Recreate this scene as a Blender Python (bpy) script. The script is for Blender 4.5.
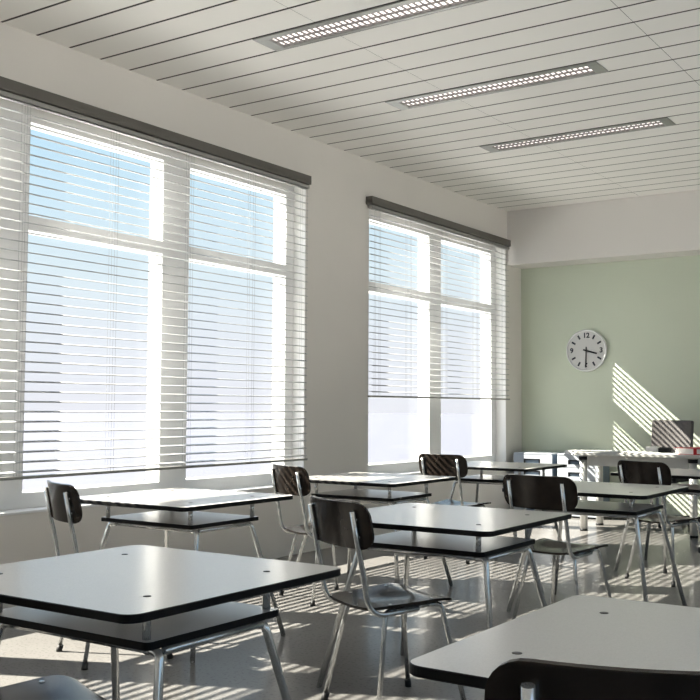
import bpy, bmesh, math, random
from mathutils import Vector, Matrix

for o in list(bpy.data.objects):
    bpy.data.objects.remove(o)
SC = bpy.context.scene
COL = SC.collection
PI = math.pi
H = 3.626            # ceiling height
XR, YN = 7.7, -2.6   # far right wall, wall behind the camera
YB = 11.558          # green end wall
YBULK = 11.17        # face of the bulkhead

# ------------------------------------------------------------------ camera
F, TH, PH, RO = 1017.76, math.radians(34.125), math.radians(3.235), math.radians(0.292)
fw = Vector((-math.sin(TH) * math.cos(PH), math.cos(TH) * math.cos(PH), math.sin(PH)))
rt = Vector((math.cos(TH), math.sin(TH), 0))
up = rt.cross(fw)
rt2 = rt * math.cos(RO) + up * math.sin(RO)
up2 = -rt * math.sin(RO) + up * math.cos(RO)
cam = bpy.data.cameras.new('camera')
cam.sensor_width = 36
cam.lens = F / 700 * 36
cam.clip_start = 0.05
cam.clip_end = 500
co = bpy.data.objects.new('camera', cam)
COL.objects.link(co)
M = Matrix((rt2, up2, -fw)).transposed().to_4x4()
M.translation = (5.28, 0, 1.248)
co.matrix_world = M
SC.camera = co

# ------------------------------------------------------------------ sky, sun, exposure
w = bpy.data.worlds.new('sky')
SC.world = w
w.use_nodes = True
nt = w.node_tree
nt.nodes.clear()
out = nt.nodes.new('ShaderNodeOutputWorld')
bg = nt.nodes.new('ShaderNodeBackground')
tc = nt.nodes.new('ShaderNodeTexCoord')
sp = nt.nodes.new('ShaderNodeSeparateXYZ')
rp = nt.nodes.new('ShaderNodeValToRGB')
cr = rp.color_ramp
cr.elements[0].position = 0.0
cr.elements[0].color = (0.90, 0.90, 0.97, 1)
cr.elements[1].position = 0.07
cr.elements[1].color = (0.86, 0.90, 0.97, 1)
for p, c in ((0.13, (0.78, 0.90, 0.97, 1)), (0.24, (0.60, 0.83, 0.99, 1)), (0.34, (0.50, 0.80, 1.15, 1)), (0.6, (1.3, 1.6, 2.1, 1))):
    e = cr.elements.new(p)
    e.color = c
nt.links.new(tc.outputs['Generated'], sp.inputs[0])
nt.links.new(sp.outputs['Z'], rp.inputs[0])
nt.links.new(rp.outputs[0], bg.inputs[0])
bg.inputs[1].default_value = 0.91
nt.links.new(bg.outputs[0], out.inputs[0])

sl = bpy.data.lights.new('sun', 'SUN')
sl.energy = 24.5
sl.color = (1.0, 0.935, 0.82)
sl.angle = math.radians(0.5)
so = bpy.data.objects.new('sun', sl)
COL.objects.link(so)
so.rotation_euler = Vector((1, 0.444, -0.90)).to_track_quat('-Z', 'Y').to_euler()
so.location = (-20, -9, 20)

SC.view_settings.view_transform = 'Standard'
SC.view_settings.look = 'None'
SC.view_settings.gamma = 1
SC.view_settings.use_curve_mapping = False
SC.view_settings.exposure = 0.18
cy = SC.cycles
cy.use_denoising = True
cy.max_bounces = 12
cy.diffuse_bounces = 6
cy.glossy_bounces = 5
cy.transparent_max_bounces = 24
cy.sample_clamp_indirect = 6
cy.caustics_reflective = False
cy.caustics_refractive = False


# ------------------------------------------------------------------ materials
def mat(name, col, rough=0.5, metal=0.0, coat=0.0, noise=None, bump=None, spec=None, coat_rough=0.05):
    m = bpy.data.materials.new(name)
    m.use_nodes = True
    t = m.node_tree
    b = t.nodes['Principled BSDF']
    b.inputs['Base Color'].default_value = (*col, 1)
    b.inputs['Roughness'].default_value = rough
    b.inputs['Metallic'].default_value = metal
    if coat:
        b.inputs['Coat Weight'].default_value = coat
        b.inputs['Coat Roughness'].default_value = coat_rough
    if spec is not None:
        b.inputs['Specular IOR Level'].default_value = spec
    tcn = t.nodes.new('ShaderNodeTexCoord')
    if noise:
        sc, amt = noise
        n = t.nodes.new('ShaderNodeTexNoise')
        n.inputs['Scale'].default_value = sc
        n.inputs['Detail'].default_value = 6
        t.links.new(tcn.outputs['Object'], n.inputs['Vector'])
        r = t.nodes.new('ShaderNodeValToRGB')
        r.color_ramp.elements[0].position = 0.3
        r.color_ramp.elements[1].position = 0.7
        r.color_ramp.elements[0].color = (*[c * (1 - amt) for c in col], 1)
        r.color_ramp.elements[1].color = (*[min(1, c * (1 + amt)) for c in col], 1)
        t.links.new(n.outputs['Fac'], r.inputs[0])
        t.links.new(r.outputs[0], b.inputs['Base Color'])
    if bump:
        sc, st, dist = bump
        n = t.nodes.new('ShaderNodeTexNoise')
        n.inputs['Scale'].default_value = sc
        n.inputs['Detail'].default_value = 4
        t.links.new(tcn.outputs['Object'], n.inputs['Vector'])
        bn = t.nodes.new('ShaderNodeBump')
        bn.inputs['Strength'].default_value = st
        bn.inputs['Distance'].default_value = dist
        t.links.new(n.outputs['Fac'], bn.inputs['Height'])
        t.links.new(bn.outputs[0], b.inputs['Normal'])
    return m


M_WALL = mat('wall_paint', (0.735, 0.705, 0.665), 0.75, bump=(180, 0.15, 0.002), noise=(2, 0.015))
M_BULK = mat('bulkhead_paint', (0.70, 0.68, 0.655), 0.75, bump=(180, 0.1, 0.002))
M_GREEN = mat('green_wall_paint', (0.56, 0.61, 0.50), 0.8, bump=(180, 0.12, 0.002), noise=(1.5, 0.015))
M_CEIL = mat('ceiling_board', (0.91, 0.89, 0.855), 0.6, noise=(1.2, 0.02))
M_FRAME = mat('window_frame_white', (0.74, 0.74, 0.735), 0.4, noise=(3, 0.01))
M_SILL = mat('sill_white', (0.82, 0.82, 0.83), 0.35, noise=(3, 0.01))
M_SLAT = mat('slat_aluminium', (0.47, 0.475, 0.48), 0.4, noise=(4, 0.01))
M_RAILB = mat('blind_rail_grey', (0.30, 0.30, 0.28), 0.45, noise=(4, 0.02))
M_CORN = mat('cornice_umber', (0.105, 0.098, 0.085), 0.5, noise=(4, 0.03))
M_CORD = mat('cord_grey', (0.30, 0.31, 0.32), 0.7, noise=(40, 0.05))
M_LAM = mat('laminate_grey', (0.70, 0.685, 0.665), 0.22, noise=(260, 0.05), spec=0.5, bump=(400, 0.05, 0.0005))
M_EDGE = mat('black_edge', (0.005, 0.005, 0.005), 0.45, noise=(60, 0.1), spec=0.2)
M_CHROME = mat('chrome', (0.70, 0.71, 0.70), 0.2, metal=0.8, noise=(12, 0.03))
M_PLY = mat('dark_lacquered_ply', (0.020, 0.015, 0.012), 0.17, spec=0.28, noise=(14, 0.25), coat_rough=0.07)
M_RUB = mat('black_rubber', (0.01, 0.01, 0.01), 0.6, noise=(60, 0.1))
M_LAMPF = mat('lamp_frame_grey', (0.33, 0.335, 0.32), 0.35, metal=0.4, noise=(6, 0.03))
M_LOUV = mat('louver_dark', (0.22, 0.21, 0.20), 0.4, metal=0.3, noise=(10, 0.03))
M_CABW = mat('cabinet_white', (0.43, 0.46, 0.50), 0.4, noise=(5, 0.01))
M_CABB = mat('cabinet_side_blue_grey', (0.16, 0.21, 0.27), 0.4, noise=(5, 0.02))
M_DESK = mat('desk_top_white', (0.78, 0.77, 0.75), 0.4, noise=(6, 0.01))
M_SATIN = mat('satin_steel', (0.68, 0.68, 0.66), 0.3, metal=0.45, noise=(8, 0.02))
M_BEAM = mat('desk_beam_grey', (0.50, 0.50, 0.48), 0.4, noise=(6, 0.01))
M_LEATH = mat('dark_navy_fabric', (0.11, 0.10, 0.098), 0.7, noise=(60, 0.1), bump=(300, 0.2, 0.001))
M_RED = mat('binder_red', (0.55, 0.02, 0.03), 0.4, noise=(20, 0.05))
M_PAPER = mat('paper_white', (0.80, 0.79, 0.76), 0.8, noise=(30, 0.01))
M_BLK = mat('black_plastic', (0.010, 0.010, 0.011), 0.4, noise=(30, 0.05), spec=0.25)
M_CLKW = mat('clock_rim_white', (0.75, 0.76, 0.76), 0.35, noise=(10, 0.01))
M_DIAL = mat('clock_dial', (0.56, 0.56, 0.55), 0.5, noise=(10, 0.01))
M_NAVY = mat('numeral_dark', (0.012, 0.016, 0.03), 0.5, noise=(10, 0.05))
M_BOUNCE = mat('added_bounce_paving', (0.80, 0.79, 0.77), 0.8, noise=(0.5, 0.04))  # for the added paving that bounces sun indoors
M_BOUNCE_R = mat('added_bounce_paving_right', (0.68, 0.665, 0.64), 0.8, noise=(0.5, 0.04))  # for the added bounce surface on the right side
M_FAR = mat('distant_field', (0.112, 0.113, 0.134), 0.9, noise=(0.02, 0.03))


def floor_mat():
    m = bpy.data.materials.new('polished_floor')
    m.use_nodes = True
    t = m.node_tree
    b = t.nodes['Principled BSDF']
    tcn = t.nodes.new('ShaderNodeTexCoord')
    n1 = t.nodes.new('ShaderNodeTexNoise')
    n1.inputs['Scale'].default_value = 1.3
    n1.inputs['Detail'].default_value = 8
    n2 = t.nodes.new('ShaderNodeTexNoise')
    n2.inputs['Scale'].default_value = 60
    n2.inputs['Detail'].default_value = 5
    for n in (n1, n2):
        t.links.new(tcn.outputs['Object'], n.inputs['Vector'])
    r1 = t.nodes.new('ShaderNodeValToRGB')
    r1.color_ramp.elements[0].position = 0.3
    r1.color_ramp.elements[0].color = (0.158, 0.151, 0.143, 1)
    r1.color_ramp.elements[1].position = 0.7
    r1.color_ramp.elements[1].color = (0.192, 0.185, 0.176, 1)
    r2 = t.nodes.new('ShaderNodeValToRGB')
    r2.color_ramp.elements[0].position = 0.33
    r2.color_ramp.elements[0].color = (0.7, 0.7, 0.7, 1)
    r2.color_ramp.elements[1].position = 0.45
    r2.color_ramp.elements[1].color = (1, 1, 1, 1)
    mx = t.nodes.new('ShaderNodeMixRGB')
    mx.blend_type = 'MULTIPLY'
    mx.inputs[0].default_value = 1
    t.links.new(n1.outputs['Fac'], r1.inputs[0])
    t.links.new(n2.outputs['Fac'], r2.inputs[0])
    t.links.new(r1.outputs[0], mx.inputs[1])
    t.links.new(r2.outputs[0], mx.inputs[2])
    t.links.new(mx.outputs[0], b.inputs['Base Color'])
    b.inputs['Roughness'].default_value = 0.17
    b.inputs['Specular IOR Level'].default_value = 0.04
    bn = t.nodes.new('ShaderNodeBump')
    bn.inputs['Strength'].default_value = 0.35
    bn.inputs['Distance'].default_value = 0.0012
    n3 = t.nodes.new('ShaderNodeTexNoise')
    n3.inputs['Scale'].default_value = 45
    n3.inputs['Detail'].default_value = 3
    t.links.new(tcn.outputs['Object'], n3.inputs['Vector'])
    t.links.new(n3.outputs['Fac'], bn.inputs['Height'])
    t.links.new(bn.outputs[0], b.inputs['Normal'])
    return m


M_FLOOR = floor_mat()


def glass_mat():
    m = bpy.data.materials.new('window_glass')
    m.use_nodes = True
    t = m.node_tree
    t.nodes.clear()
    o = t.nodes.new('ShaderNodeOutputMaterial')
    a = t.nodes.new('ShaderNodeBsdfTransparent')
    a.inputs[0].default_value = (0.97, 0.98, 0.98, 1)
    g = t.nodes.new('ShaderNodeBsdfGlossy')
    g.inputs['Roughness'].default_value = 0.02
    f = t.nodes.new('ShaderNodeLayerWeight')
    f.inputs['Blend'].default_value = 0.5
    pw = t.nodes.new('ShaderNodeMath')
    pw.operation = 'POWER'
    pw.inputs[1].default_value = 4
    ml = t.nodes.new('ShaderNodeMath')
    ml.operation = 'MULTIPLY_ADD'
    ml.inputs[1].default_value = 0.25
    ml.inputs[2].default_value = 0.01
    x = t.nodes.new('ShaderNodeMixShader')
    t.links.new(f.outputs['Facing'], pw.inputs[0])
    t.links.new(pw.outputs[0], ml.inputs[0])
    t.links.new(ml.outputs[0], x.inputs[0])
    t.links.new(a.outputs[0], x.inputs[1])
    t.links.new(g.outputs[0], x.inputs[2])
    t.links.new(x.outputs[0], o.inputs[0])
    return m


M_GLASS = glass_mat()


def emit_mat(name, col, s):
    m = bpy.data.materials.new(name)
    m.use_nodes = True
    b = m.node_tree.nodes['Principled BSDF']
    b.inputs['Base Color'].default_value = (*col, 1)
    b.inputs['Emission Color'].default_value = (*col, 1)
    b.inputs['Emission Strength'].default_value = s
    return m


M_TUBE = emit_mat('lamp_tube_glow', (1.0, 0.92, 0.89), 1.5)


# ------------------------------------------------------------------ mesh helpers
def box(bm, x0, x1, y0, y1, z0, z1, rot=None, mi=0):
    vs = [bm.verts.new((x, y, z)) for x in (x0, x1) for y in (y0, y1) for z in (z0, z1)]
    if rot:
        for v in vs:
            v.co = rot @ v.co
    for q in ((0, 1, 3, 2), (4, 6, 7, 5), (0, 4, 5, 1), (2, 3, 7, 6), (0, 2, 6, 4), (1, 5, 7, 3)):
        f = bm.faces.new([vs[i] for i in q])
        f.material_index = mi


def tube(bm, pts, r, n=12, r2=None):
    pts = [Vector(p) for p in pts]
    rings = []
    a = None
    N = len(pts)
    for i, p in enumerate(pts):
        d = (pts[min(i + 1, N - 1)] - pts[max(i - 1, 0)]).normalized()
        if a is None:
            a = d.orthogonal().normalized()
        else:
            a = (a - d * a.dot(d)).normalized()
        b = d.cross(a)
        rr = r if r2 is None else r + (r2 - r) * i / (N - 1)
        rings.append([bm.verts.new(p + (a * math.cos(2 * PI * k / n) + b * math.sin(2 * PI * k / n)) * rr) for k in range(n)])
    for i in range(N - 1):
        for k in range(n):
            f = bm.faces.new((rings[i][k], rings[i][(k + 1) % n], rings[i + 1][(k + 1) % n], rings[i + 1][k]))
            f.smooth = True
    bm.faces.new(list(reversed(rings[0])))
    bm.faces.new(rings[-1])


def fillet(pts, r, n=6):
    """polyline with its inner corners rounded"""
    pts = [Vector(p) for p in pts]
    res = [pts[0]]
    for i in range(1, len(pts) - 1):
        p, a, b = pts[i], pts[i - 1], pts[i + 1]
        u, v = (a - p), (b - p)
        rr = min(r, u.length * 0.48, v.length * 0.48)
        s, e = p + u.normalized() * rr, p + v.normalized() * rr
        for k in range(n + 1):
            t = k / n
            res.append(s * (1 - t) ** 2 + p * 2 * t * (1 - t) + e * t ** 2)
    res.append(pts[-1])
    return res


def rrect(hx, hy, r, n=6):
    out = []
    for cx, cy, a0 in ((hx - r, hy - r, 0), (-hx + r, hy - r, PI / 2), (-hx + r, -hy + r, PI), (hx - r, -hy + r, 1.5 * PI)):
        for k in range(n + 1):
            a = a0 + PI / 2 * k / n
            out.append((cx + r * math.cos(a), cy + r * math.sin(a)))
    return out


def slab(bm, hx, hy, r, z0, z1, bev=0.002, n=6):
    """rounded slab: faces of the top get material 0, the edge and underside material 1"""
    lay = [(z0, -bev), (z0 + bev, 0), (z1 - bev, 0), (z1, -bev)]
    rings = []
    for z, d in lay:
        rings.append([bm.verts.new((x, y, z)) for x, y in rrect(hx + d, hy + d, max(r + d, 0.001), n)])
    m = len(rings[0])
    for i in range(3):
        for k in range(m):
            f = bm.faces.new((rings[i][k], rings[i][(k + 1) % m], rings[i + 1][(k + 1) % m], rings[i + 1][k]))
            f.material_index = 1
    f = bm.faces.new(rings[-1])
    f.material_index = 0
    f = bm.faces.new(list(reversed(rings[0])))
    f.material_index = 0


def disc(bm, c, r, h, n=16, axis='z', dome=0.0):
    c = Vector(c)
    rings = []
    prof = [(0, r), (h * 0.7, r), (h, r * 0.8)]
    for z, rr in prof:
        ring = []
        for k in range(n):
            a = 2 * PI * k / n
            if axis == 'z':
                v = Vector((rr * math.cos(a), rr * math.sin(a), z))
            elif axis == 'y':
                v = Vector((rr * math.cos(a), -z, rr * math.sin(a)))
            else:
                v = Vector((z, rr * math.cos(a), rr * math.sin(a)))
            ring.append(bm.verts.new(c + v))
        rings.append(ring)
    for i in range(len(prof) - 1):
        for k in range(n):
            bm.faces.new((rings[i][k], rings[i][(k + 1) % n], rings[i + 1][(k + 1) % n], rings[i + 1][k]))
    bm.faces.new(rings[-1])
    bm.faces.new(list(reversed(rings[0])))


def obj(name, bm, mats, parent=None, smooth=False, bevel=0.0):
    me = bpy.data.meshes.new(name)
    bmesh.ops.recalc_face_normals(bm, faces=bm.faces)
    bm.to_mesh(me)
    bm.free()
    if not isinstance(mats, (list, tuple)):
        mats = [mats]
    for m in mats:
        me.materials.append(m)
    o = bpy.data.objects.new(name, me)
    COL.objects.link(o)
    if parent:
        o.parent = parent
    if smooth:
        for p in me.polygons:
            p.use_smooth = True
    if bevel:
        md = o.modifiers.new('bevel', 'BEVEL')
        md.width = bevel
        md.segments = 2
        md.limit_method = 'ANGLE'
    return o


def thing(name, label, cat, loc=(0, 0, 0), rotz=0, group=None):
    o = bpy.data.objects.new(name, None)
    COL.objects.link(o)
    o.empty_display_size = 0.1
    o.location = loc
    o.rotation_euler = (0, 0, rotz)
    o['label'] = label
    o['category'] = cat
    if group:
        o['group'] = group
    return o


def struct(name, bm, m, parent=None, bevel=0.0):
    o = obj(name, bm, m, parent, bevel=bevel)
    if not parent:
        o['kind'] = 'structure'
    return o


def dup(root, loc, rotz, label):
    r = root.copy()
    COL.objects.link(r)
    r.location = loc
    r.rotation_euler = (0, 0, rotz)
    r['label'] = label

    def rec(src, dst):
        for ch in list(src.children):
            c = ch.copy()
            COL.objects.link(c)
            c.parent = dst
            rec(ch, c)
    rec(root, r)
    return r


BM = bmesh.new

# ------------------------------------------------------------------ room shell
b = BM(); box(b, -0.33, XR + .2, YN - .2, YB + .2, -0.2, 0)
struct('floor', b, M_FLOOR)
b = BM(); box(b, -6.5, -0.34, -20, 40, -0.35, -0.15)  # added pale surface out of view, bounces sunlight up into the room
struct('ground_added_bounce', b, M_BOUNCE)
b = BM(); box(b, -260, 40, -120, 260, -0.6, -0.36)
struct('ground_field', b, M_FAR)
b = BM(); box(b, XR + .21, XR + 35, -25, 40, -0.35, -0.15)  # added unseen reflector outside the right wall, more fill light
struct('ground_added_bounce_right', b, M_BOUNCE_R)

# window openings along the left wall: (y0, y1), with sill and head heights
WZ0, WZ1 = 0.575, 3.24
OPEN = [(-2.2, -0.1), (1.12, 7.095), (8.10, 11.115)]
b = BM()
TW = -0.33
box(b, TW, 0, YN - .2, YB + .2, -0.2, WZ0)
box(b, TW, 0, YN - .2, YB + .2, WZ1, H + .2)
ys = [YN - .2] + [v for o in OPEN for v in o] + [YB + .2]
for i in range(0, len(ys), 2):
    box(b, TW, 0, ys[i], ys[i + 1], WZ0, WZ1)
struct('wall_left', b, M_WALL)
b = BM(); box(b, 0, XR, YB, YB + .2, 0, H + .2)
struct('wall_back', b, M_GREEN)
b = BM(); box(b, 0.0, XR, YB - 0.012, YB, 0, 0.065)
struct('baseboard_back', b, M_EDGE)
# unseen wall opposite; its wide windows are added to let in fill light
b = BM()
FILL_OPEN = [(-1.9, 1.7), (2.3, 5.9), (6.5, 10.1)]
box(b, XR, XR + .2, YN, YB, 0, 0.9)
box(b, XR, XR + .2, YN, YB, 3.3, H + .2)
yy = [YN] + [v for q in FILL_OPEN for v in q] + [YB]
for i in range(0, len(yy), 2):
    box(b, XR, XR + .2, yy[i], yy[i + 1], 0.9, 3.3)
struct('wall_right', b, M_BULK)
b = BM(); box(b, 0, XR, YN - .2, YN, 0, H + .2)
struct('wall_front', b, M_BULK)
b = BM(); box(b, 0, XR, YBULK, YB, 2.972, H + .13)
struct('trim_1', b, M_BULK)

# ceiling of boards with dark gaps and recesses for the lamps
PL, P0 = 0.268885, 4.17878
JX = [0.0, 1.63, 3.27, 4.91, 6.55, XR]
LX0, LX1 = 1.12, 2.825
LAMPK = [(-9, 1), (-3, 1), (3, 1), (9, 1), (15, 1)]
COLX = [(LX0, LX1), (LX0 + 3.28, LX1 + 3.28)]
b = BM()
k = -26
while P0 + k * PL < YBULK - 0.01:
    y0, y1 = P0 + k * PL + 0.0105, min(P0 + (k + 1) * PL - 0.0105, YBULK)
    lamps = any(k == q for q, _ in LAMPK)
    for i in range(len(JX) - 1):
        segs = [(JX[i] + (0.002 if i else 0), JX[i + 1] - 0.002)]
        if lamps:
            for (a, c) in COLX:
                ns = []
                for (s, e) in segs:
                    if e <= a or s >= c:
                        ns.append((s, e))
                    else:
                        if s < a: ns.append((s, a))
                        if e > c: ns.append((c, e))
                segs = ns
        for s, e in segs:
            if e - s > 0.005 and y1 > YN and y0 < YB:
                box(b, s, e, max(y0, YN), y1, H, H + 0.05)
    k += 1
box(b, 0, XR, YN, YBULK, H + 0.13, H + 0.16)
o = struct('ceiling', b, M_CEIL)
# dark strips almost flush in the board gaps, colouring in their shade
b = BM()
k = -25
M_GAP = mat('gap_shade_dark', (0.05, 0.048, 0.044), 0.9, noise=(20, 0.05))
while P0 + k * PL < YBULK - 0.01:
    y = P0 + k * PL
    if y > YN:
        box(b, 0, XR, y - 0.0104, y + 0.0104, H + 0.0012, H + 0.0045)
    k += 1
for x in JX[1:-1]:
    for k in range(-25, 26):
        if any(k == q for q, _ in LAMPK) and any(a < x < c for a, c in COLX):
            continue
        y = P0 + k * PL
        if y > YN and y + PL < YBULK:
            box(b, x - 0.0019, x + 0.0019, y + 0.0106, y + PL - 0.0106, H + 0.0012, H + 0.0045)
g = obj('gap_shade_strips', b, M_GAP, o)


# ------------------------------------------------------------------ windows
def window(name, y0, y1, panes):
    fx0, fx1 = -0.27, -0.13
    zb, zt, t0, t1 = 0.69, 3.10, 2.39, 2.485
    root = bpy.data.objects.new(name, None)
    COL.objects.link(root)
    root.location = (0, (y0 + y1) / 2, WZ0)
    root['kind'] = 'structure'
    off = Vector((0, -(y0 + y1) / 2, -WZ0))
    b = BM()
    ed = [y0] + [v for p in panes for v in p] + [y1]
    for i in range(0, len(ed), 2):
        box(b, fx0, fx1, ed[i], ed[i + 1], WZ0, WZ1)
    for (a, c) in panes:
        box(b, fx0, fx1, a, c, WZ0, zb)
        box(b, fx0, fx1, a, c, t0, t1)
        box(b, fx0, fx1, a, c, zt, WZ1)
    bmesh.ops.translate(b, verts=b.verts, vec=off)
    obj('window_frame', b, M_FRAME, root)
    for (a, c) in panes:
        for z0, z1 in ((zb, t0), (t1, zt)):
            b = BM()
            box(b, -0.262, -0.256, a, c, z0, z1)
            bmesh.ops.translate(b, verts=b.verts, vec=off)
            obj('window_pane', b, M_GLASS, root)
    # inner sill board
    b = BM()
    box(b, fx1 + .001, 0.006, y0 + .001, y1 - .001, WZ0, WZ0 + 0.016)
    bmesh.ops.translate(b, verts=b.verts, vec=off)
    obj('window_sill', b, M_SILL, root, bevel=0.003)
    # painted reveals
    b = BM()
    box(b, fx1 + .001, -0.0005, y1 - 0.006, y1 - .0005, WZ0 + .017, WZ1 - .0005)
    box(b, fx1 + .001, -0.0005, y0 + .0005, y0 + 0.006, WZ0 + .017, WZ1 - .0005)
    bmesh.ops.translate(b, verts=b.verts, vec=off)
    obj('window_reveal', b, M_FRAME, root)


window('window_1', 8.10, 11.115, [(8.24, 9.50), (9.755, 10.985)])
window('window_2', 1.12, 7.095, [(1.23, 2.46), (2.74, 3.97), (4.252, 5.475), (5.76, 6.98)])
window('window_3', -2.2, -0.1, [(-2.08, -1.2), (-0.95, -0.22)])

for i, (ya, yb) in enumerate(FILL_OPEN):  # frames and glass of the added fill-light windows
    b = BM()
    for y0, y1, z0, z1 in ((ya, ya + .07, .9, 3.3), (yb - .07, yb, .9, 3.3), (ya + .07, yb - .07, .9, .97), (ya + .07, yb - .07, 3.23, 3.3),
                           ((ya + yb) / 2 - .04, (ya + yb) / 2 + .04, .97, 3.23)):
        box(b, XR + .06, XR + .13, y0, y1, z0, z1)
    fr = struct('window_%d' % (4 + i), b, M_FRAME)
    b = BM(); box(b, XR + .09, XR + .096, ya + .07, yb - .07, .97, 3.23)
    obj('window_pane', b, M_GLASS, fr)

# ------------------------------------------------------------------ blinds
TILT = math.radians(10)
PITCH = 0.0623


def blind(y0, y1, zbot, ztop, cords, label, ysill):
    root = thing('venetian_blind', label, 'window blind', (0.04, (y0 + y1) / 2, 3.16), 0,
                 'venetian blinds along the window wall')
    off = Vector((-0.04, -(y0 + y1) / 2, -3.16))

    def put(name, b, m, **kw):
        bmesh.ops.translate(b, verts=b.verts, vec=off)
        return obj(name, b, m, root, **kw)
    b = BM()
    box(b, 0.001, 0.075, y0 - 0.02, y1 + 0.01, 3.185, 3.26)
    put('cornice', b, M_CORN, bevel=0.002)
    b = BM()
    box(b, 0.015, 0.062, y0, y1, 3.15, 3.177)
    box(b, 0.03, 0.045, y0 + .1, y1 - .1, 3.177, 3.186)
    put('head_rail', b, M_RAILB)
    b = BM()
    z = ztop
    n = 0
    while z > zbot + 0.02:
        R = []
        for s in range(9):
            u = -0.023 + 0.046 * s / 8
            cam_ = 0.0055 * (1 - (u / 0.023) ** 2)
            x = 0.04 + u * math.cos(TILT) + cam_ * math.sin(TILT)
            zz = z - 0.003 - u * math.sin(TILT) + cam_ * math.cos(TILT)
            R.append((x, zz))
        top = [[b.verts.new((x, y, zz + 0.0009)) for x, zz in R] for y in (y0 + .012, y1 - .012)]
        bot = [[b.verts.new((x, y, zz - 0.0009)) for x, zz in R] for y in (y0 + .012, y1 - .012)]
        for s in range(8):
            f = b.faces.new((top[0][s], top[0][s + 1], top[1][s + 1], top[1][s])); f.smooth = True
            f = b.faces.new((bot[0][s], bot[1][s], bot[1][s + 1], bot[0][s + 1])); f.smooth = True
        for s in (0, 8):
            b.faces.new((top[0][s], top[1][s], bot[1][s], bot[0][s]))
        for e in (0, 1):
            b.faces.new([*top[e], *reversed(bot[e])])
        z -= PITCH
        n += 1
    put('slats', b, M_SLAT)
    b = BM()
    box(b, 0.017, 0.063, y0, y1, zbot - 0.009, zbot + 0.009)
    put('bottom_rail', b, M_RAILB, bevel=0.003)
    for c in cords:
        for dy in (-0.012, 0.012):
            b = BM()
            for x in (0.013, 0.067):
                tube(b, [(x, c + dy, 3.16), (x, c + dy, zbot)], 0.0009, 5)
            put('ladder_cord', b, M_CORD)
    return root


blind(8.065, 11.10, 1.355, 3.145, [8.195, 8.78, 9.522, 10.24, 10.99],
      'shorter white venetian blind on the far window beside the green wall, drawn halfway down', 0)
blind(3.81, 7.06, 0.803, 3.145, [4.083, 4.828, 5.58, 6.306, 7.01],
      'long white venetian blind on the near window, lowered almost to the sill', 0)
blind(0.68, 3.76, 1.355, 3.145, [0.9, 1.6, 2.3, 3.0, 3.6],
      'white venetian blind left of the long lowered blind, outside the left edge of the photo', 0)
blind(-2.25, -0.05, 1.355, 3.145, [-2.1, -1.3, -0.3],
      'white venetian blind on the window behind the camera', 0)


# ------------------------------------------------------------------ ceiling lamps
def lamp(label):
    L = LX1 - LX0
    W = PL - 0.016
    root = thing('ceiling_light', label, 'ceiling light', (LX0, P0, H), 0, 'recessed louvre lamps in the board ceiling')
    b = BM()
    zb = -0.006
    y0, y1 = 0.008, 0.008 + W
    ex = 0.085
    ya, yb = y0 + 0.055, y1 - 0.03
    box(b, 0, L, y0, ya, zb, 0.012)
    box(b, 0, L, yb, y1, zb, 0.012)
    box(b, 0, ex, ya, yb, zb, 0.012)
    box(b, L - ex, L, ya, yb, zb, 0.012)
    box(b, 0.01, L - .01, ya - .004, ya, 0.012, 0.085)
    box(b, 0.01, L - .01, yb, yb + .004, 0.012, 0.085)
    box(b, ex - .004, ex, ya, yb, 0.012, 0.085)
    box(b, L - ex, L - ex + .004, ya, yb, 0.012, 0.085)
    obj('housing', b, M_LAMPF, root, bevel=0.0015)
    b = BM()
    n = 37
    for i in range(n + 1):
        x = ex + (L - 2 * ex) * i / n
        box(b, x - 0.0035, x + 0.0035, ya, yb, 0.0, 0.010)
    ym = ya + (yb - ya) * 0.5
    box(b, ex, L - ex, ya, ya + .004, -.002, 0.014)
    box(b, ex, L - ex, yb - .004, yb, -.002, 0.014)
    box(b, ex, L - ex, ym - .0025, ym + .0025, -0.001, 0.012)
    obj('louvre', b, M_LOUV, root)
    b = BM()
    box(b, ex, L - ex, ya, yb, 0.015, 0.022)
    obj('diffuser', b, M_TUBE, root)
    return root


l0 = lamp('recessed ceiling lamp with bright louvre grid, nearest of the three, cut by the top edge')
l0.location = (LX0, P0 + 3 * PL, H)
dup(l0, (LX0, P0 + 9 * PL, H), 0, 'recessed ceiling lamp with bright louvre grid, middle one of the three')
dup(l0, (LX0, P0 + 15 * PL, H), 0, 'recessed ceiling lamp with bright louvre grid, farthest one, nearest the green wall')
for k in (-3, -9):
    dup(l0, (LX0, P0 + k * PL, H), 0, 'recessed ceiling lamp behind the camera, %s' % ('near row' if k == -3 else 'last row'))
for k in (-9, -3, 3, 9, 15):
    dup(l0, (LX0 + 3.28, P0 + k * PL, H), 0,
        'recessed ceiling lamp in the row beyond the right edge, ' + {-9: 'last', -3: 'fourth', 3: 'third', 9: 'second', 15: 'nearest the green wall'}[k])


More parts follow.
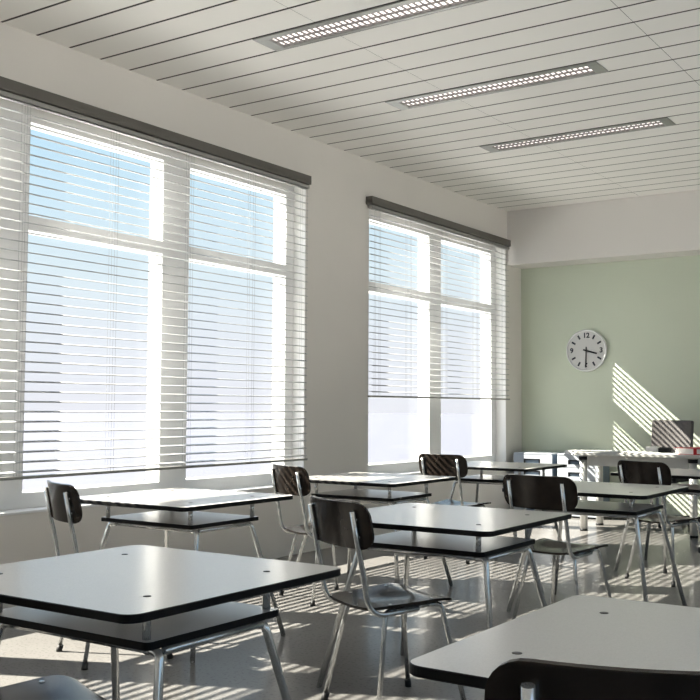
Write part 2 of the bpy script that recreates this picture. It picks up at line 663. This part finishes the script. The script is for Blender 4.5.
# ------------------------------------------------------------------ tables
def make_table():
    t = thing('classroom_table', '', 'table', (0, 0, 0), 0, 'grey two-level classroom tables with black edges')
    b = BM(); slab(b, 0.449, 0.447, 0.045, 0.738, 0.76, 0.0025, 8)
    top = obj('tabletop', b, [M_LAM, M_EDGE], t)
    b = BM(); slab(b, 0.333, 0.275, 0.02, 0.629, 0.650, 0.002, 5)
    obj('shelf', b, [M_LAM, M_EDGE], t)
    PX, PY = 0.300, 0.245
    for sx in (-1, 1):
        for sy in (-1, 1):
            b = BM(); disc(b, (sx * PX, sy * PY, 0.7601), 0.0105, 0.0016, 14)
            obj('bolt_cap', b, M_BLK, top)
            b = BM(); tube(b, [(sx * PX, sy * PY, 0.650), (sx * PX, sy * PY, 0.738)], 0.0115, 14)
            obj('post', b, M_CHROME, t)
    tx, ty, zf = 0.318, 0.214, 0.6145
    b = BM()
    cor = [(tx, ty), (-tx, ty), (-tx, -ty), (tx, -ty)]
    for i in range(4):
        (xa, ya), (xb, yb) = cor[i], cor[(i + 1) % 4]
        d = Vector((xb - xa, yb - ya, 0)).normalized() * 0.012
        tube(b, [(xa + d.x, ya + d.y, zf), (xb - d.x, yb - d.y, zf)], 0.0105, 10)
    for (xa, ya) in cor:
        s = Vector((-xa, -ya, 0)).normalized() * 0.045
        box(b, xa + s.x - .016, xa + s.x + .016, ya + s.y - .016, ya + s.y + .016, zf + 0.008, 0.629)
    obj('under_frame', b, M_CHROME, t)
    for sx in (-1, 1):
        for sy in (-1, 1):
            b = BM()
            tube(b, fillet([(sx * (tx - .05), sy * ty, zf), (sx * tx, sy * ty, zf), (sx * 0.4345, sy * 0.360, 0.006)], 0.035, 6), 0.0128, 14)
            tube(b, [(sx * 0.4335, sy * 0.359, 0.014), (sx * 0.4355, sy * 0.3615, 0.0)], 0.0105, 12)
            obj('leg', b, M_CHROME, t)
    return t


TABLES = [
    ((3.062, 2.150), 'grey classroom table with under-shelf, large in the left foreground'),
    ((4.702, 2.140), 'grey classroom table in the right foreground, its top partly hidden by the nearest chair back'),
    ((3.016, 4.110), 'grey classroom table at the centre, just behind the chair with the blue-lit seat'),
    ((1.390, 4.105), 'grey classroom table with sunlit white top by the near window, behind the left foreground table'),
    ((1.390, 6.020), 'grey classroom table with sunlit top against the pier between the two windows'),
    ((2.980, 6.140), 'grey classroom table right of centre, behind the middle chair and before the desk legs'),
    ((1.390, 8.060), 'grey classroom table by the far window, farthest left row, before the white cabinets'),
    ((2.980, 8.040), 'grey classroom table in front of the teacher desk, at the right edge of the photo'),
    ((4.702, 4.140), 'grey classroom table showing only its left corner at the right edge'),
    ((1.390, 2.150), 'grey classroom table of which only a corner shows at the left edge below the window'),
]
tab = make_table()
for i, ((x, y), lab) in enumerate(TABLES):
    if i == 0:
        tab.location = (x, y, 0)
        tab['label'] = lab
    else:
        dup(tab, (x, y, 0), 0, lab)


# ------------------------------------------------------------------ chairs (facing +y in their own frame)
def sheet(bm, hw, hh, r, fn, thick, nu=24, nv=12, p=2.0):
    """thin bent board: rounded rectangle (u, v) mapped by fn(u, v) -> point, normal"""
    us = [-hw * math.cos(PI * i / nu) for i in range(nu + 1)]
    front, back = [], []
    for u in us:
        e = max(0.0, abs(u) - (hw - r)) / r
        e = min(e, 1.0)
        hv = (hh - r) + r * (1 - e ** p) ** (1 / p)
        cf, cb = [], []
        for j in range(nv + 1):
            v = -hv * math.cos(PI * j / nv)
            pt, nm = fn(u, v)
            cf.append(bm.verts.new(pt + nm * thick / 2))
            cb.append(bm.verts.new(pt - nm * thick / 2))
        front.append(cf); back.append(cb)
    for i in range(nu):
        for j in range(nv):
            f = bm.faces.new((front[i][j], front[i + 1][j], front[i + 1][j + 1], front[i][j + 1])); f.smooth = True
            f = bm.faces.new((back[i][j], back[i][j + 1], back[i + 1][j + 1], back[i + 1][j])); f.smooth = True
        for j in (0, nv):
            bm.faces.new((front[i][j], back[i][j], back[i + 1][j], front[i + 1][j]))
    for i in (0, nu):
        for j in range(nv):
            bm.faces.new((front[i][j], front[i][j + 1], back[i][j + 1], back[i][j]))


def make_chair():
    t = thing('school_chair', '', 'chair', (0, 0, 0), 0, 'dark plywood school chairs with chrome legs')

    def fb(u, v):
        s = (v + 0.095)
        y = -0.284 - 0.19 * v + 0.05 * (u / 0.24) ** 2
        n = Vector((-0.42 * (u / 0.24), 1, 0.19)).normalized()
        return Vector((u, y, 0.780 + v)), n
    b = BM(); sheet(b, 0.238, 0.093, 0.068, fb, 0.011, 28, 12, 2.2)
    back = obj('backrest', b, M_PLY, t)

    def fs(u, v):
        z = 0.446 + 0.055 * v + 0.012 * (u / 0.2) ** 2
        z -= 0.012 * max(0.0, (v - 0.10) / 0.095) ** 2
        z -= 0.006 * math.exp(-((v + 0.02) / 0.09) ** 2) * math.exp(-(u / 0.11) ** 2)
        return Vector((u * (1 + 0.10 * v / 0.2), v, z)), Vector((-0.10 * u / 0.2, 0.0, 1)).normalized()
    b = BM(); sheet(b, 0.195, 0.197, 0.055, fs, 0.011, 28, 20, 2.2)
    seat = obj('seat', b, M_PLY, t)
    for sx in (-1, 1):
        for y in (-0.095, 0.095):
            p, _ = fs(sx * 0.163, y)
            b = BM(); disc(b, (p.x, p.y, p.z + 0.004), 0.0085, 0.0045, 12)
            obj('seat_bolt', b, M_CHROME, seat)
    # back posts: from under the seat, round the rear and up behind the backrest
    for sx in (-1, 1):
        x = sx * 0.172
        cv = 0.05 * (0.172 / 0.24) ** 2 - 0.0175
        yl = lambda z: -0.284 - 0.19 * (z - 0.780) + cv
        path = fillet([(x, 0.03, 0.4305), (x, -0.205, 0.415), (x, yl(0.60) + 0.004, 0.60), (x, yl(0.68), 0.68), (x, yl(0.838), 0.838)], 0.085, 8)
        b = BM(); tube(b, path, 0.0112, 14)
        ps = obj('back_post', b, M_CHROME, t)
        for z in (0.735, 0.805):
            yy = -0.284 - 0.19 * (z - 0.780) + 0.05 * (0.172 / 0.24) ** 2
            b = BM()
            tube(b, [(x, yy - 0.012, z), (x, yy + 0.0035, z)], 0.006, 8)
            obj('back_rivet', b, M_CHROME, back)
    # side frames: rail and two splayed legs each
    for sx in (-1, 1):
        xr = sx * 0.142
        zr = 0.4275
        ra, rb = 0.426, 0.4345
        b = BM(); tube(b, [(xr, -0.075, ra), (xr, 0.105, rb)], 0.0105, 14)
        obj('side_rail', b, M_CHROME, t)
        for sy, ya, yf in ((-1, -0.060, -0.190), (1, 0.100, 0.240)):
            xf = sx * 0.21
            zr = ra if sy < 0 else rb
            b = BM()
            p = fillet([(xr, ya, zr), (xr + sx * .003, ya + sy * (0.062 if sy > 0 else 0.05), zr), (xf, yf, 0.018)], 0.06, 8)
            tube(b, p, 0.0105, 14)
            lg = obj('leg', b, M_CHROME, t)
            b = BM()
            d = (Vector(p[-1]) - Vector(p[-2])).normalized()
            e = Vector((xf, yf, 0.0))
            tube(b, [e - d * 0.034 + Vector((0, 0, .0)), Vector((xf, yf, 0.010)), e], 0.0145, 14, 0.0155)
            obj('rubber_foot', b, M_RUB, lg)
    return t


CHAIRS = [
    ((2.985, 3.69), 25, 'dark plywood school chair with blue sky glare on its seat, middle foreground'),
    ((1.339, 5.50), 24, 'dark plywood school chair with sun-striped backrest against the pier between the windows'),
    ((1.375, 3.62), 24, 'dark plywood school chair below the near window, leftmost with its whole backrest showing'),
    ((2.965, 5.61), 8, 'dark plywood school chair with wide black backrest and greenish seat, right of centre'),
    ((1.25, 7.58), 6, 'dark plywood school chair with sun-striped backrest in front of the far window'),
    ((2.985, 7.53), 22, 'dark plywood school chair in front of the teacher desk, farthest right'),
    ((4.692, 1.75), -22, 'dark plywood school chair whose black backrest fills the bottom right corner'),
    ((3.035, 1.80), 20, 'dark plywood school chair of which only the blue-lit seat shows at the bottom left'),
]
ch = make_chair()
for i, ((x, y), h, lab) in enumerate(CHAIRS):
    rz = -math.radians(h)
    if i == 0:
        ch.location = (x, y, 0)
        ch.rotation_euler = (0, 0, rz)
        ch['label'] = lab
    else:
        dup(ch, (x, y, 0), rz, lab)


# ------------------------------------------------------------------ wall clock
def text_mesh(s, size, depth):
    cu = bpy.data.curves.new('numeral', 'FONT')
    cu.body = s
    cu.size = size
    cu.align_x = 'CENTER'
    cu.align_y = 'CENTER'
    cu.extrude = depth
    cu.offset = size * 0.035
    to = bpy.data.objects.new('numeral', cu)
    COL.objects.link(to)
    dg = bpy.context.evaluated_depsgraph_get()
    me = bpy.data.meshes.new_from_object(to.evaluated_get(dg))
    bpy.data.objects.remove(to)
    me.transform(Matrix.Rotation(PI / 2, 4, 'X'))
    return me


ck = thing('wall_clock', 'round white wall clock with black ticks on the green wall, showing half past three', 'clock', (0.848, YB, 1.935))
CR = 0.250


def ring(b, prof, n=64):
    rs = []
    for (r, y) in prof:
        rs.append([b.verts.new((r * math.cos(2 * PI * k / n), y, r * math.sin(2 * PI * k / n))) for k in range(n)])
    for i in range(len(prof) - 1):
        for k in range(n):
            f = b.faces.new((rs[i][k], rs[i][(k + 1) % n], rs[i + 1][(k + 1) % n], rs[i + 1][k]))
            f.smooth = True
    return rs


b = BM()
rs = ring(b, [(CR - .005, 0.0), (CR, -0.02), (CR, -0.035), (CR - .006, -0.045), (CR - .016, -0.045), (CR - .019, -0.03)])
b.faces.new(rs[0])
obj('clock_case', b, M_CLKW, ck)
b = BM()
rs = ring(b, [(CR - .015, -0.024), (CR - .015, -0.030)])
b.faces.new(rs[0]); b.faces.new(rs[1])
dial = obj('dial', b, M_DIAL, ck)
for k in range(12):
    if k % 3 == 0:
        continue
    a = PI / 2 - k * PI / 6
    b = BM()
    R = Matrix.Rotation(-a, 4, 'Y')
    box(b, 0.156, 0.208, -0.0325, -0.0300, -0.0105, 0.0105, rot=R)
    obj('hour_mark', b, M_NAVY, dial)
for s, (x, z) in (('12', (0, 0.178)), ('3', (0.182, 0)), ('6', (0, -0.180)), ('9', (-0.182, 0))):
    me = text_mesh(s, 0.082, 0.001)
    me.materials.append(M_NAVY)
    o = bpy.data.objects.new('numeral', me)
    COL.objects.link(o)
    o.parent = dial
    o.location = (x, -0.0315, z)


def hand(name, ang, length, tail, wd, y):
    b = BM()
    R = Matrix.Rotation(-ang, 4, 'Y')
    box(b, -tail, length, y - 0.002, y, -wd, wd, rot=R)
    disc(b, (0, y, 0), wd * 1.5, 0.004, 16, 'y')
    obj(name, b, M_BLK, ck)


hand('hour_hand', math.radians(-16), 0.135, 0.04, 0.009, -0.0345)
hand('minute_hand', math.radians(-92), 0.20, 0.045, 0.007, -0.0385)


# ------------------------------------------------------------------ drawer cabinets by the green wall
def cabinet():
    t = thing('drawer_cabinet', '', 'cabinet', (0, 0, 0), 0, 'white drawer cabinets by the green wall')
    W, D, Hc = 0.485, 0.40, 0.72
    b = BM()
    box(b, 0.006, W - 0.006, 0.02, D, 0.02, Hc - 0.012)
    obj('body', b, M_CABB, t, bevel=0.004)
    b = BM(); box(b, 0, W, 0.0, D, Hc - 0.012, Hc + 0.008)
    obj('top_panel', b, M_CABW, t, bevel=0.006)
    b = BM(); box(b, 0.01, W - .01, 0.03, D - 0.01, 0, 0.02)
    obj('plinth', b, M_BLK, t)
    n = 5
    hh = (Hc - 0.03) / n
    for i in range(n):
        z0 = 0.022 + i * hh
        b = BM()
        hx0, hx1, hz0, hz1 = 0.13, 0.335, z0 + 0.035, z0 + 0.085
        # front with a recess for the grip
        box(b, 0.0, hx0, 0.0, 0.02, z0, z0 + hh - 0.006)
        box(b, hx1, W, 0.0, 0.02, z0, z0 + hh - 0.006)
        box(b, hx0, hx1, 0.0, 0.02, z0, hz0)
        box(b, hx0, hx1, 0.0, 0.02, hz1, z0 + hh - 0.006)
        dr = obj('drawer', b, M_CABW, t)
        b = BM()
        box(b, hx0, hx1, -0.002, 0.019, hz1 - 0.014, hz1)
        box(b, hx0, hx0 + .014, -0.002, 0.019, hz0, hz1 - .014)
        box(b, hx1 - .014, hx1, -0.002, 0.019, hz0, hz1 - .014)
        obj('grip', b, M_BLK, dr)
    return t


c0 = cabinet()
c0.location = (0.085, 11.14, 0)
c0['label'] = 'white drawer cabinet with dark grips in the corner beside the window wall'
dup(c0, (0.635, 11.14, 0), 0, 'white drawer cabinet with dark grips and sun stripes, right one beside the desk leg')
t = thing('paper_stack', 'flat stack of white paper on the right-hand drawer cabinet behind the desk', 'paper', (0.93, 11.3, 0.728), 0)
b = BM()
for i in range(5):
    a = 0.01 * math.sin(i * 2.1)
    box(b, -0.21 + a, 0.21 + a, -0.14, 0.14, i * 0.008, i * 0.008 + 0.0075)
obj('sheets', b, M_PAPER, t)

# ------------------------------------------------------------------ teacher desk
DX, DY, DR = 1.888, 10.40, math.radians(4.5)
dk = thing('teacher_desk', 'white-topped teacher desk with thick round chrome legs before the green wall', 'desk', (DX, DY, 0), DR)
DZ = 0.80
b = BM(); slab(b, 0.64, 0.37, 0.03, DZ - 0.028, DZ, 0.003, 6)
obj('desktop', b, [M_DESK, M_BEAM], dk)
for sx in (-1, 1):
    for sy in (-1, 1):
        x, y = sx * 0.545, sy * 0.29
        b = BM(); tube(b, [(x, y, 0.02), (x, y, DZ - 0.028)], 0.038, 24)
        lg = obj('leg', b, M_SATIN, dk)
        b = BM(); tube(b, [(x, y, 0.0), (x, y, 0.022)], 0.040, 24)
        obj('foot', b, M_BLK, lg)
        b = BM(); tube(b, [(x, y, DZ - 0.078), (x, y, DZ - 0.040)], 0.047, 24)
        obj('collar', b, M_BLK, lg)
b = BM()
box(b, -0.505, 0.505, -0.305, -0.285, DZ - 0.135, DZ - 0.0285)
obj('front_beam', b, M_BEAM, dk, bevel=0.003)
b = BM()
box(b, -0.555, -0.535, -0.245, 0.245, DZ - 0.10, DZ - 0.0285)
box(b, 0.535, 0.555, -0.245, 0.245, DZ - 0.10, DZ - 0.0285)
obj('side_beam', b, M_BEAM, dk)


def ondesk(lx, ly, z=DZ):
    c, s = math.cos(DR), math.sin(DR)
    return (DX + lx * c - ly * s, DY + lx * s + ly * c, z)


# curling sheet of paper lying on the desk
b = BM()
N = 24
pr = []
for i in range(N + 1):
    u = i / N
    z = 0.001 + 0.010 * math.sin(PI * u) ** 2 + 0.004 * math.sin(3 * PI * u) ** 2
    pr.append((0.62 * u - 0.42, z))
va = [[b.verts.new((x, y, z * (1 if y > -0.2 else 0.6) + dz)) for x, z in pr] for dz in (0, 0.002) for y in (-0.30, 0.02)]
for i in range(N):
    b.faces.new((va[0][i], va[0][i + 1], va[1][i + 1], va[1][i]))
    b.faces.new((va[2][i], va[3][i], va[3][i + 1], va[2][i + 1]))
    b.faces.new((va[0][i], va[2][i], va[2][i + 1], va[0][i + 1]))
    b.faces.new((va[1][i], va[1][i + 1], va[3][i + 1], va[3][i]))
b.faces.new((va[0][0], va[1][0], va[3][0], va[2][0]))
b.faces.new((va[0][N], va[2][N], va[3][N], va[1][N]))
o = obj('paper_sheet', b, M_PAPER, None)
o.location = ondesk(-0.02, 0.0)
o.rotation_euler = (0, 0, DR)
o['label'] = 'large white sheet of paper lying across the teacher desk, lit by the sun'
o['category'] = 'paper'

b = BM(); box(b, -0.06, 0.06, -0.05, 0.05, 0, 0.06)
o = obj('white_box', b, M_PAPER, None, bevel=0.004)
o.location = ondesk(0.045, 0.20); o.rotation_euler = (0, 0, DR)
o['label'] = 'small white box on the teacher desk, left of the black one'
o['category'] = 'box'
b = BM(); box(b, -0.065, 0.065, -0.045, 0.045, 0, 0.045)
box(b, -0.055, 0.055, -0.035, 0.035, 0.045, 0.052)
o = obj('black_box', b, M_BLK, None, bevel=0.004)
o.location = ondesk(0.175, 0.20); o.rotation_euler = (0, 0, DR)
o['label'] = 'small black box on the teacher desk, between the white box and the red binder'
o['category'] = 'box'


def binder(label, lx, ly, rz):
    t = thing('ring_binder', label, 'binder', ondesk(lx, ly), rz)
    b = BM()
    box(b, -0.14, 0.14, -0.16, 0.16, 0, 0.004)
    box(b, -0.14, 0.14, -0.16, 0.16, 0.061, 0.065)
    box(b, 0.136, 0.14, -0.16, 0.16, 0.004, 0.061)
    obj('cover', b, M_RED, t, bevel=0.001)
    b = BM(); box(b, 0.1401, 0.1415, -0.12, 0.12, 0.010, 0.055)
    obj('spine_label', b, M_PAPER, t)
    b = BM(); box(b, -0.125, 0.125, -0.15, 0.15, 0.0045, 0.060)
    obj('pages', b, M_PAPER, t)
    return t


binder('red ring binder with white pages lying on the right end of the teacher desk', 0.535, -0.06, math.radians(-33))

# ------------------------------------------------------------------ swivel chair behind the desk
sw = thing('swivel_chair', 'dark swivel office chair with sun-striped backrest behind the teacher desk', 'chair', (1.90, 11.02, 0), math.radians(-10))


def fo(u, v):
    return Vector((u, 0.20 + 0.10 * v + 0.035 * (1 - (u / 0.235) ** 2), 0.93 + v)), Vector((-0.10 * u / .2, -1, 0.1)).normalized()


b = BM(); sheet(b, 0.232, 0.195, 0.014, fo, 0.05, 20, 12, 2)
obj('backrest', b, M_LEATH, sw)


def fo2(u, v):
    return Vector((u, v - 0.03, 0.51 - 0.02 * max(0, -v / 0.22) ** 2)), Vector((0, 0, 1))


b = BM(); sheet(b, 0.235, 0.22, 0.06, fo2, 0.06, 20, 12, 2)
obj('seat', b, M_BLK, sw)
b = BM(); tube(b, fillet([(0, 0.05, 0.475), (0, 0.27, 0.475), (0, 0.262, 0.80)], 0.06, 6), 0.018, 10)
obj('back_support', b, M_BLK, sw)
b = BM(); tube(b, [(0, 0, 0.10), (0, 0, 0.47)], 0.027, 16)
obj('gas_column', b, M_CHROME, sw)
b = BM()
disc(b, (0, 0, 0.07), 0.045, 0.05, 16)
for k in range(5):
    a = 2 * PI * k / 5 - 1.2
    tube(b, [(0.03 * math.cos(a), 0.03 * math.sin(a), 0.095), (0.29 * math.cos(a), 0.29 * math.sin(a), 0.068)], 0.02, 8, 0.014)
star = obj('star_base', b, M_BLK, sw)
for k in range(5):
    a = 2 * PI * k / 5 - 1.2
    x, y = 0.29 * math.cos(a), 0.29 * math.sin(a)
    b = BM()
    tube(b, [(x - 0.022, y, 0.028), (x + 0.022, y, 0.028)], 0.028, 14)
    tube(b, [(x, y, 0.045), (x, y, 0.070)], 0.008, 8)
    obj('caster', b, M_BLK, star)
